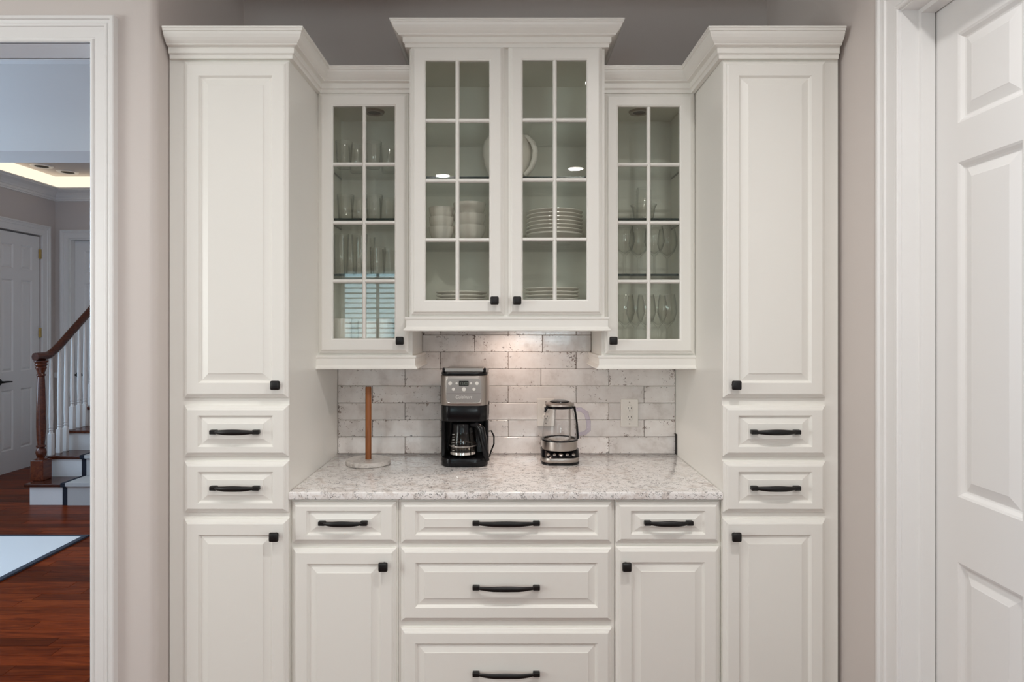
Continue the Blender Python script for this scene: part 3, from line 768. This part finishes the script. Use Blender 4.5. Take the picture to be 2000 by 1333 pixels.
# right cabinet: stemware and a glass jug
def wine(h, r):
    return lathe_mesh('wine_glass', [(.0005, 0), (r * .85, .001), (r * .82, .003), (.008, .007), (.0045, .015), (.004, h * .38), (.010, h * .42), (r * .75, h * .52), (r, h * .68), (r * .93, h * .85), (r * .80, h),
        (r * .78, h), (r * .91, h * .85), (r * .97, h * .68), (r * .72, h * .535), (.006, h * .45), (.0005, h * .445)], DRINK)
wg, wg2 = wine(.205, .042), wine(.228, .040)
for i, (x, yy) in enumerate(((1220, 2.68), (1247, 2.76), (1278, 2.69), (1303, 2.77))):
    place(wg, (PX(x, yy), yy, 1.700), 'clear wine glass, %s, on the third shelf of the right glass cabinet' % lrs(i, 4), 'wine glass', 'stemware in the right wall cabinet')
for i, (x, yy) in enumerate(((1221, 2.68), (1241, 2.78), (1262, 2.68), (1285, 2.78), (1303, 2.68))):
    place(wg2, (PX(x, yy), yy, 1.392), 'tall clear wine glass, %s, on the floor of the right glass cabinet' % lrs(i, 5), 'wine glass', 'stemware in the right wall cabinet')
yy = 2.72
gb = lathe_mesh('glass_bowl', [(.0005, 0), (.036, 0), (.040, .004), (.044, .03), (.048, .06), (.056, .074), (.054, .075), (.046, .06), (.042, .03), (.036, .008), (.0005, .007)], DRINK)
place(gb, (PX(1257, yy), yy, 1.925), 'flared clear glass bowl on the second shelf of the right glass cabinet', 'bowl')
rp = [(.0005, 0), (.030, 0)]
for k in range(9): rp += [(.0335 - .0002 * k, .006 + k * .015), (.0325 - .0003 * k, .013 + k * .015)]
rp += [(.026, .140), (.024, .140), (.0285, .01), (.0005, .009)]
place(lathe_mesh('ridged_glass', rp, DRINK), (PX(1257, yy), yy, 1.925 + .0071), 'ridged clear glass standing inside the flared glass bowl', 'glass')

# middle cabinet: crockery
def bowlproto(r, h):
    return lathe_mesh('cereal_bowl', [(.0005, .004), (r * .42, .004), (r * .45, 0), (r * .5, 0), (r * .52, .005), (r * .78, h * .35), (r * .95, h * .7), (r, h), (r - .004, h), (r * .91, h * .7), (r * .74, h * .38), (r * .45, .011), (.0005, .010)], CERAMIC, 28)
ba, bb_ = bowlproto(.052, .068), bowlproto(.068, .075)
for nm, pr, x, yy, dz, n in (('smaller left', ba, 862, 2.66, .040, 3), ('larger right', bb_, 917, 2.68, .047, 3)):
    for i in range(n):
        place(pr, (PX(x, yy), yy, 1.8285 + i * dz), 'white bowl, %s of the %s bowl stack in the middle cabinet' % (stk(i, n), nm), 'bowl', 'white bowls in the middle wall cabinet')
def plateproto(r, h=.020):
    return lathe_mesh('dinner_plate', [(.0005, .003), (r * .55, .003), (r * .57, 0), (r * .62, 0), (r * .66, .005), (r * .97, h - .006), (r, h - .003), (r * .995, h), (r * .97, h - .001), (r * .68, .010), (r * .6, .007), (.0005, .007)], CERAMIC, 36)
pl, pr_ = plateproto(.106), plateproto(.113)
for i in range(5):
    place(pl, (PX(902, 2.68), 2.68, MFL + i * .0145), 'white plate, %s, low stack on middle cabinet floor, left door' % stk(i, 5), 'plate', 'plates on the floor of the middle cabinet')
for i in range(6):
    place(pr_, (PX(1077, 2.68), 2.68, MFL + i * .0145), 'white plate, %s, low stack on middle cabinet floor, right door' % stk(i, 6), 'plate', 'plates on the floor of the middle cabinet')
big = lathe_mesh('deep_plate', [(.0005, .004), (.058, .004), (.060, 0), (.066, 0), (.068, .004), (.098, .026), (.116, .036), (.116, .039), (.096, .031), (.066, .010), (.0005, .009)], CERAMIC, 36)
mp_ = plateproto(.117, .022)
yy = 2.69
place(big, (PX(1083, yy), yy, 1.8285), 'deep white plate at the bottom of the stack behind the right door', 'plate', 'plate stack on the glass shelf')
for i in range(7):
    place(mp_, (PX(1083, yy) + random.uniform(-.002, .002), yy, 1.8285 + .020 + i * .0155), 'white plate, %s of seven stacked on the deep plate, glass shelf' % stk(i, 7), 'plate', 'plate stack on the glass shelf')
# white pitcher
px_, yy = PX(992, 2.69), 2.69
t = thing('white_pitcher', 'big round white ceramic pitcher on the upper glass shelf of the middle cabinet', 'pitcher', (px_, yy, 2.076))
MB().lathe([(.0005, 0), (.056, 0), (.060, .004), (.078, .035), (.096, .08), (.104, .12), (.105, .15), (.101, .175), (.090, .195), (.079, .202), (.076, .207), (.072, .207), (.073, .200), (.095, .17), (.098, .12), (.074, .04), (.05, .01), (.0005, .009)], (px_, yy, 2.076), 36, False, False).done('jug_body', CERAMIC, t, 50)
MB().tube([(px_ + .062, yy - .045, 2.268), (px_ + .082, yy - .058, 2.260), (px_ + .102, yy - .064, 2.236), (px_ + .112, yy - .064, 2.205), (px_ + .108, yy - .062, 2.168), (px_ + .094, yy - .058, 2.134), (px_ + .070, yy - .048, 2.108)],
          [.009, .010, .011, .011, .011, .010, .008], 10, squash=(1, 1.5)).done('handle', CERAMIC, t, 50)

# ------------------------------------------------------------------ on the worktop
CT = .915
# paper towel holder
yy = 2.68; hx = PX(719.5, yy)
t = thing('paper_towel_holder', 'empty paper towel holder, wooden rod on a round marble base, left on the worktop', 'paper towel holder', (hx, yy, CT))
MB().lathe([(.088, 0), (.0925, .003), (.0925, .017), (.089, .020), (.0005, .020)], (hx, yy, CT), 40, True, True).done('base', MARBLE, t, 40)
MB().lathe([(.0125, .0201), (.0125, .318), (.011, .3205), (.0005, .3208)], (hx, yy, CT), 20).done('rod', TEAK, t, 40)

# coffee maker
t0 = 2.612; cx = PX(906, t0); hw = .0965
t = thing('coffee_maker', 'black and steel drip coffee maker with glass carafe on the worktop', 'coffee maker', (cx, t0 + .1, CT))
def rrect(x0, x1, y0, y1, rf, rb=.012, n=6):
    pts = []
    for (ccx, ccy, r, a0) in ((x0 + rf, y0 + rf, rf, math.pi), (x1 - rf, y0 + rf, rf, 1.5 * math.pi), (x1 - rb, y1 - rb, rb, 0), (x0 + rb, y1 - rb, rb, .5 * math.pi)):
        for i in range(n + 1):
            a = a0 + R90 * i / n; pts.append((ccx + r * math.cos(a), ccy + r * math.sin(a)))
    return pts
yb_ = 2.845
MB().prism(rrect(cx - hw, cx + hw, t0, yb_, .05), CT, CT + .036, .005, 2).done('base', BLACKP, t, 40)
MB().prism(rrect(cx - hw, cx + hw, 2.735, yb_, .012), CT + .036, CT + .2501, .002, 1).done('water_tank', BLACKP, t, 40)
# cheeks beside the carafe
MB().prism(rrect(cx - hw, cx - hw + .016, t0 + .045, 2.735, .006, .004), CT + .036, CT + .20).done('cheek', BLACKP, t, 40)
MB().prism(rrect(cx + hw - .016, cx + hw, t0 + .06, 2.735, .006, .004), CT + .036, CT + .20).done('cheek', BLACKP, t, 40)
MB().prism(rrect(cx - hw, cx + hw, t0, yb_, .045), CT + .186, CT + .2501, .003, 2).done('brew_head', BLACKP, t, 40)
MB().prism(rrect(cx - hw - .0005, cx + hw + .0005, t0 - .003, yb_, .045), CT + .2503, CT + .372, .003, 2).done('control_housing', STEEL, t, 40)
MB().prism(rrect(cx - hw + .001, cx + hw - .001, t0 + .004, yb_ - .002, .045), CT + .3721, CT + .386, .004, 2).done('rim', BLACKP, t, 40)
lid = MB().prism(rrect(cx - .078, cx + .078, t0 + .02, yb_ - .05, .03, .02), CT + .3862, CT + .400, .004, 2).done('lid', POT, t, 40)
MB().box(cx - .080, cx + .080, t0 + .017, t0 + .024, CT + .3862, CT + .404, .002, 1).done('lid_bar', STEEL, lid)
for s in (-1, 1): MB().box(cx + s * .084 - .005, cx + s * .084 + .005, t0 + .015, t0 + .045, CT + .384, CT + .403, .003, 1).done('clip', BLACKP, lid)
fy = t0 - .003
cp = MB()  # control plate outline with rounded lower corners
def plate_xz(mb, x0, x1, z0, z1, y0, y1, r):
    b_ = bmesh.new(); pts = rrect(x0, x1, z0, z1, r, .012)
    lo = [b_.verts.new((x, y1, z)) for x, z in pts]; f_ = b_.faces.new(lo); e_ = bmesh.ops.extrude_face_region(b_, geom=[f_])
    for v in [g_ for g_ in e_['geom'] if isinstance(g_, bmesh.types.BMVert)]: v.co.y = y0
    bmesh.ops.recalc_face_normals(b_, faces=b_.faces[:]); mb.add(b_)
plate_xz(cp, cx - .071, cx + .071, CT + .262, CT + .360, fy - .0025, fy + .002, .018)
ctrl = cp.done('control_plate', STEEL, t, 40)
MB().box(cx - .071, cx + .071, fy - .0032, fy - .002, CT + .2995, CT + .3010).done('seam', CANI, ctrl)
MB().tube([(cx - .070, fy - .003, CT + .278), (cx - .066, fy - .003, CT + .2655), (cx - .054, fy - .003, CT + .2625), (cx + .054, fy - .003, CT + .2625), (cx + .066, fy - .003, CT + .2655), (cx + .070, fy - .003, CT + .278)], .0022, 8).done('trim_lip', CHROME, ctrl, 50)
MB().box(cx - .0195, cx + .0195, fy - .0045, fy - .002, CT + .332, CT + .352, .001, 1).done('display', LCDM, ctrl)
for bx, bz, br in ((-.055, .342, .0078), (-.029, .342, .0045), (.029, .342, .0045), (.053, .342, .0075), (-.042, .318, .0065), (.0005, .318, .0085), (.041, .318, .0065)):
    MB().lathe([(br, 0), (br, .004), (br * .8, .0055), (.0005, .0055)], (cx + bx, fy - .002, CT + bz), 14, axis='Y').done('button', PLASTICW, ctrl, 40)
def text_part(s, size, x, y, z, m, name, parent, shear=0.):
    cu = bpy.data.curves.new('lettering', 'FONT'); cu.body = s; cu.size = size; cu.align_x = 'CENTER'; cu.extrude = .0004; cu.shear = shear
    tmp = bpy.data.objects.new('lettering', cu); COL.objects.link(tmp)
    dg = bpy.context.evaluated_depsgraph_get(); me = bpy.data.meshes.new_from_object(tmp.evaluated_get(dg))
    bpy.data.objects.remove(tmp)
    me.transform(Matrix.Translation(Vector((x, y, z)) - worldloc(parent)) @ Matrix.Rotation(R90, 4, 'X'))
    me.materials.clear(); me.materials.append(m)
    o = bpy.data.objects.new(name, me); COL.objects.link(o); o.parent = parent; return o
text_part('Cuisinart', .0185, cx - .001, fy - .0032, CT + .281, PLASTICW, 'lettering', ctrl, .25)
text_part('12:00', .0150, cx, fy - .0050, CT + .3365, LCDT, 'digits', ctrl)
# carafe
ccx, ccy = PX(904, 2.67), 2.674
car = MB().lathe([(.0005, .0), (.050, 0), (.056, .006), (.058, .03), (.056, .06), (.050, .09), (.045, .112), (.046, .118)], (ccx, ccy, CT + .037), 28, False, False).done('carafe', POT, t, 60)
MB().lathe([(.0495, .100), (.0475, .112), (.0475, .132), (.042, .140), (.0005, .142)], (ccx, ccy, CT + .037), 28, True, True).done('carafe_lid', BLACKP, car, 40)
MB().lathe([(.0575, .010), (.0592, .011), (.0592, .021), (.0575, .022)], (ccx, ccy, CT + .037), 28, False, False).done('carafe_band', CHROME, car, 40)
MB().lathe([(.0575, .042), (.0585, .0425), (.0583, .047), (.0570, .0475)], (ccx, ccy, CT + .037), 28, False, False).done('carafe_band', STEEL, car, 40)
MB().tube([(ccx + .040, ccy - .035, CT + .170), (ccx + .062, ccy - .052, CT + .172), (ccx + .078, ccy - .064, CT + .155), (ccx + .088, ccy - .07, CT + .11), (ccx + .096, ccy - .074, CT + .055), (ccx + .104, ccy - .072, CT + .03)],
          [.014, .016, .017, .015, .013, .009], 10, squash=(1.0, .8)).done('carafe_handle', BLACKP, car, 50)
for k in range(7): MB().box(ccx - .040, ccx - .031, ccy - .0475, ccy - .0465, CT + .065 + k * .011, CT + .0662 + k * .011).done('level_mark', PLASTICW, car)
MB().tube([(cx + hw - .004, 2.80, CT + .115), (cx + hw + .010, 2.80, CT + .118), (cx + hw + .022, 2.80, CT + .095), (cx + hw + .022, 2.80, CT + .06), (cx + hw + .010, 2.80, CT + .03), (cx + hw + .004, 2.80, CT + .008), (cx + hw - .02, 2.82, CT + .004)], .0032, 8).done('power_cord', BLACKP, t, 50)

# glass kettle
kx, ky = PX(1093, 2.72), 2.72
t = thing('electric_kettle', 'glass electric kettle with steel base and lavender handle on the worktop', 'kettle', (kx, ky, CT))
MB().prism(rrect(kx - .080, kx + .080, ky - .078, ky + .075, .05, .05), CT, CT + .010, .002, 1).done('foot', BLACKP, t, 40)
MB().prism(rrect(kx - .079, kx + .079, ky - .077, ky + .074, .05, .05), CT + .0101, CT + .030, .003, 2).done('power_base', STEEL, t, 40)
mb = MB()
rr = [rrect(kx - .079, kx + .079, ky - .077, ky + .074, .05, .05), rrect(kx - .080, kx + .080, ky - .045, ky + .074, .045, .05)]
lo = [mb.bm.verts.new((x, y, CT + .0301)) for x, y in rr[0]]; hi = [mb.bm.verts.new((x, y, CT + .055)) for x, y in rr[1]]
mb.face(lo); mb.face(hi)
for i in range(len(lo)): mb.face((lo[i], lo[(i + 1) % len(lo)], hi[(i + 1) % len(lo)], hi[i]))
deck = mb.done('control_deck', BLACKP, t, 40)
for k in range(5):
    bx = kx - .052 + k * .026; br = .0095 if k == 2 else .007
    q = MB(); q.lathe([(br, 0), (br, .004), (br * .7, .006), (.0005, .006)], (0, 0, 0), 14)
    bmesh.ops.transform(q.bm, matrix=Matrix.Translation((bx, ky - .063, CT + .041)) @ Matrix.Rotation(math.radians(38), 4, 'X'), verts=q.bm.verts[:])
    q.done('button', STEEL, deck, 40)
MB().lathe([(.068, .0552), (.0735, .058), (.0745, .070), (.0745, .094), (.072, .096), (.0005, .096)], (kx, ky, CT), 36, True, True).done('steel_cup', STEEL, t, 40)
MB().lathe([(.0745, .094), (.0775, .0945), (.0775, .100), (.0745, .1005), (.066, .100), (.066, .096)], (kx, ky, CT), 36, False, False).done('seal_ring', BLACKP, t, 40)
MB().lathe([(.0742, .1005), (.0735, .12), (.0705, .150), (.065, .185), (.0575, .220), (.0555, .232)], (kx, ky, CT), 36, False, False).done('glass_body', KETG, t, 60)
MB().lathe([(.046, .0962), (.048, .099), (.040, .1015), (.0005, .102)], (kx, ky, CT), 24, False, True).done('element_plate', CHROME, t, 40)
MB().lathe([(.056, .228), (.0575, .230), (.0575, .237), (.056, .238)], (kx, ky, CT), 36, True, True).done('lid_collar', BLACKP, t, 40)
MB().lathe([(.060, .2381), (.0625, .240), (.0605, .247), (.046, .253), (.044, .2531)], (kx, ky, CT), 36, True, True).done('lid', STEEL, t, 40)
MB().lathe([(.042, .2532), (.040, .257), (.030, .2595), (.0005, .260)], (kx, ky, CT), 28, True, True).done('lid_knob', BLACKP, t, 40)
MB().tube([(kx + .041, ky - .02, CT + .101), (kx + .040, ky - .02, CT + .229)], .0042, 10).done('temperature_probe', STEEL, t, 50)
MB().tube([(kx + .060, ky - .012, CT + .236), (kx + .066, ky - .012, CT + .205), (kx + .0725, ky - .012, CT + .16), (kx + .0765, ky - .012, CT + .10)], [.0055, .0045, .004, .004], 8).done('handle_strip', BLACKP, t, 50)
MB().tube([(kx - .052, ky - .025, CT + .238), (kx - .060, ky - .030, CT + .226), (kx - .064, ky - .032, CT + .214)], [.007, .006, .003], 8).done('spout', BLACKP, t, 50)
MB().tube([(kx + .066, ky, CT + .222), (kx + .090, ky, CT + .221), (kx + .112, ky, CT + .206), (kx + .122, ky, CT + .170), (kx + .122, ky, CT + .135), (kx + .105, ky, CT + .120), (kx + .078, ky, CT + .116)],
          [.008, .009, .010, .010, .010, .009, .007], 12, squash=(1, 1.3)).done('handle', LAV, t, 50)

# outlets
def outlet(x, y, lab):
    xc, zc = PX(x, YT), PZ(y, YT)
    t = thing('wall_outlet', lab, 'outlet', (xc, YT, zc), 'outlets in the backsplash')
    yp = YT - .0015
    MB().box(xc - .039, xc + .039, yp - .006, yp, zc - .062, zc + .062, .003, 2).done('plate', PLASTICW, t)
    for s in (-1, 1):
        q = MB(); b_ = zc + s * .0195
        q.lathe([(.0165, 0), (.0165, .002), (.0155, .0028), (.0005, .0028)], (xc, yp - .006, b_), 20, axis='Y')
        rc = q.done('receptacle', PLASTICW, t, 40)
        for dx, hh in ((-.0065, .0042), (.0065, .0034)):
            MB().box(xc + dx - .0011, xc + dx + .0011, yp - .0092, yp - .0085, b_ + .003 - hh, b_ + .003 + hh).done('slot', DARK, rc)
        MB().lathe([(.0024, 0), (.0024, .0006)], (xc, yp - .0086, b_ - .008), 8, axis='Y').done('slot', DARK, rc)
    for dz in (-.048, .048): MB().lathe([(.003, 0), (.003, .001)], (xc, yp - .006, zc + dz), 10, axis='Y').done('screw', STEEL, t)
outlet(1229, 807, 'white duplex outlet at the right end of the tile backsplash')
outlet(1066, 806, 'white duplex outlet on the tiles behind the glass kettle')

# ------------------------------------------------------------------ foyer things
# rug
RX1, RY1, RX0, RY0 = -2.93, 4.536, -4.75, 2.75
rg = thing('area_rug', 'white area rug with a grey border on the cherry floor of the hall', 'rug', (RX1 - .9, 3.6, 0))
MB().box(RX0 + .035, RX1 - .035, RY0 + .035, RY1 - .035, .0006, .012, .002, 1).done('pile', RUGM, rg)
grid_wall([RX0, RX0 + .036, RX1 - .036, RX1], [RY0, RY0 + .036, RY1 - .036, RY1], [(RX0 + .036, RX1 - .036, RY0 + .036, RY1 - .036)], lambda u, v, d: (u, v, .0006 + d), .0112).done('border', RUGB, rg)

# staircase
SXa, SXb = -3.93, -2.75
SY, RUN, RISE, NS = 5.315, .240, .18, 7
st = thing('staircase', 'white and cherry staircase with a runner rising behind the rug', 'staircase', (-3.3, SY, 0))
for i in range(NS):
    y0 = SY + RUN * i; z = RISE * i
    y1 = y0 + RUN if i < NS - 1 else y0 + RUN
    MB().box(SXa, SXb, y0, y1, 0 if i else 0, z + RISE - .028, .001, 1).done('riser', TRIM, st)
    MB().box(SXa - .028, SXb, y0 - .028, y1, z + RISE - .0278, z + RISE, .006, 2).done('tread', CHERRYR, st)
# runner: pile and dark binding, following risers and treads
def runner(name, x0, x1, m, thick):
    mb = MB(); prof = []
    for i in range(NS):
        y0 = SY + RUN * i; z = RISE * i
        prof += [(y0 - .001, z + .001), (y0 - .001, z + RISE - .030), (y0 - .030, z + RISE - .026), (y0 - .030, z + RISE + .0015)]
    prof.append((SY + RUN * NS - .005, RISE * NS + .0015))
    outer = [(y - thick, z + thick * .7 if z > .05 else z) for y, z in prof]
    A = [[mb.bm.verts.new((x, y, z)) for x in (x0, x1)] for y, z in prof]; B = [[mb.bm.verts.new((x, y, z)) for x in (x0, x1)] for y, z in outer]
    for k in range(len(prof) - 1):
        mb.face((B[k][0], B[k][1], B[k + 1][1], B[k + 1][0])); mb.face((A[k][0], A[k + 1][0], A[k + 1][1], A[k][1]))
        for s in (0, 1): mb.face((A[k][s], B[k][s], B[k + 1][s], A[k + 1][s]))
    mb.face((A[0][0], A[0][1], B[0][1], B[0][0])); mb.face((A[-1][0], A[-1][1], B[-1][1], B[-1][0]))
    return mb.done(name, m, st)
ra = PX(124, SY)
runner('runner_border', ra, ra + .042, CARPETB, .010)
runner('runner_pile', ra + .0425, SXb - .25, CARPET, .014)
# newel post
ny, nx = 5.44, -3.925; nz = RISE
nw = thing('newel', '', 'x') if False else None
q = MB(); q.box(nx - .054, nx + .054, ny - .054, ny + .054, nz, nz + .17, .004, 1)
q.done('newel_base', CHERRYR, st)
k0 = nz + .1701
newel = MB().lathe([(.046, 0), (.046, .006), (.028, .018), (.036, .040), (.041, .062), (.036, .085), (.025, .100), (.036, .108), (.036, .118), (.027, .126), (.032, .18), (.036, .28), (.034, .48), (.029, .66), (.026, .70),
    (.034, .710), (.034, .718), (.026, .728), (.033, .752), (.042, .775), (.037, .785), (.047, .800), (.042, .812), (.052, .826), (.052, .835), (.0005, .836)], (nx, ny, k0), 20).done('newel_post', CHERRYR, st, 35)
hz0 = k0 + .836
ang = RISE / RUN
hp = [(nx, ny - .07, hz0 + .034), (nx, ny - .03, hz0 + .034), (nx, ny + .05, hz0 + .034), (nx, ny + .10, hz0 + .045), (nx, ny + .16, hz0 + .078), (nx, ny + .24, hz0 + .132)]
for k in range(1, 8): hp.append((nx, ny + .24 + .2 * k, hz0 + .132 + .2 * k * ang))
MB().tube(hp, .035, 12, squash=(1, .85)).done('handrail', CHERRYR, st, 60)
def railz(y):
    for (a, b_) in zip(hp, hp[1:]):
        if a[1] <= y <= b_[1]: return a[2] + (b_[2] - a[2]) * (y - a[1]) / (b_[1] - a[1]) - .03
    return hp[-1][2]
for i, by in enumerate((5.558, 5.662, 5.745, 5.832, 5.925, 6.005, 6.09, 6.17, 6.25)):
    zi = RISE * (int((by - SY + .028) / RUN) + 1)
    top = railz(by); bb2 = .21 if i else .19
    q = MB(); q.box(nx - .019, nx + .019, by - .019, by + .019, zi, zi + bb2, .003, 1)
    # turned shaft grows out of the square block
    sh = top - zi - bb2
    q.lathe([(.018, -.004), (.015, .012), (.0125, .02), (.0165, .026), (.0165, .034), (.0125, .040), (.0165, .048), (.0165, .056), (.0145, .064), (.0185, .14), (.0175, .3 * sh), (.013, .7 * sh), (.0095, sh)], (nx, by, zi + bb2), 12)
    q.done('baluster', TRIM, st, 40)
# chair rail on the foyer back wall
b = MB().box(FX0, BD0 - .102, FY1 - .02, FY1, .90, .96, .004, 1); struct('trim_10', b, TRIM)
b = MB().box(FX0, BD0 - .102, FY1 - .015, FY1, 0, .13, .003, 1); struct('baseboard_back', b, TRIM)
b = MB().box(FX1 + .002, XL - .025, YF - .015, YF, 0, .13, .003, 1); struct('baseboard_left', b, TRIM)
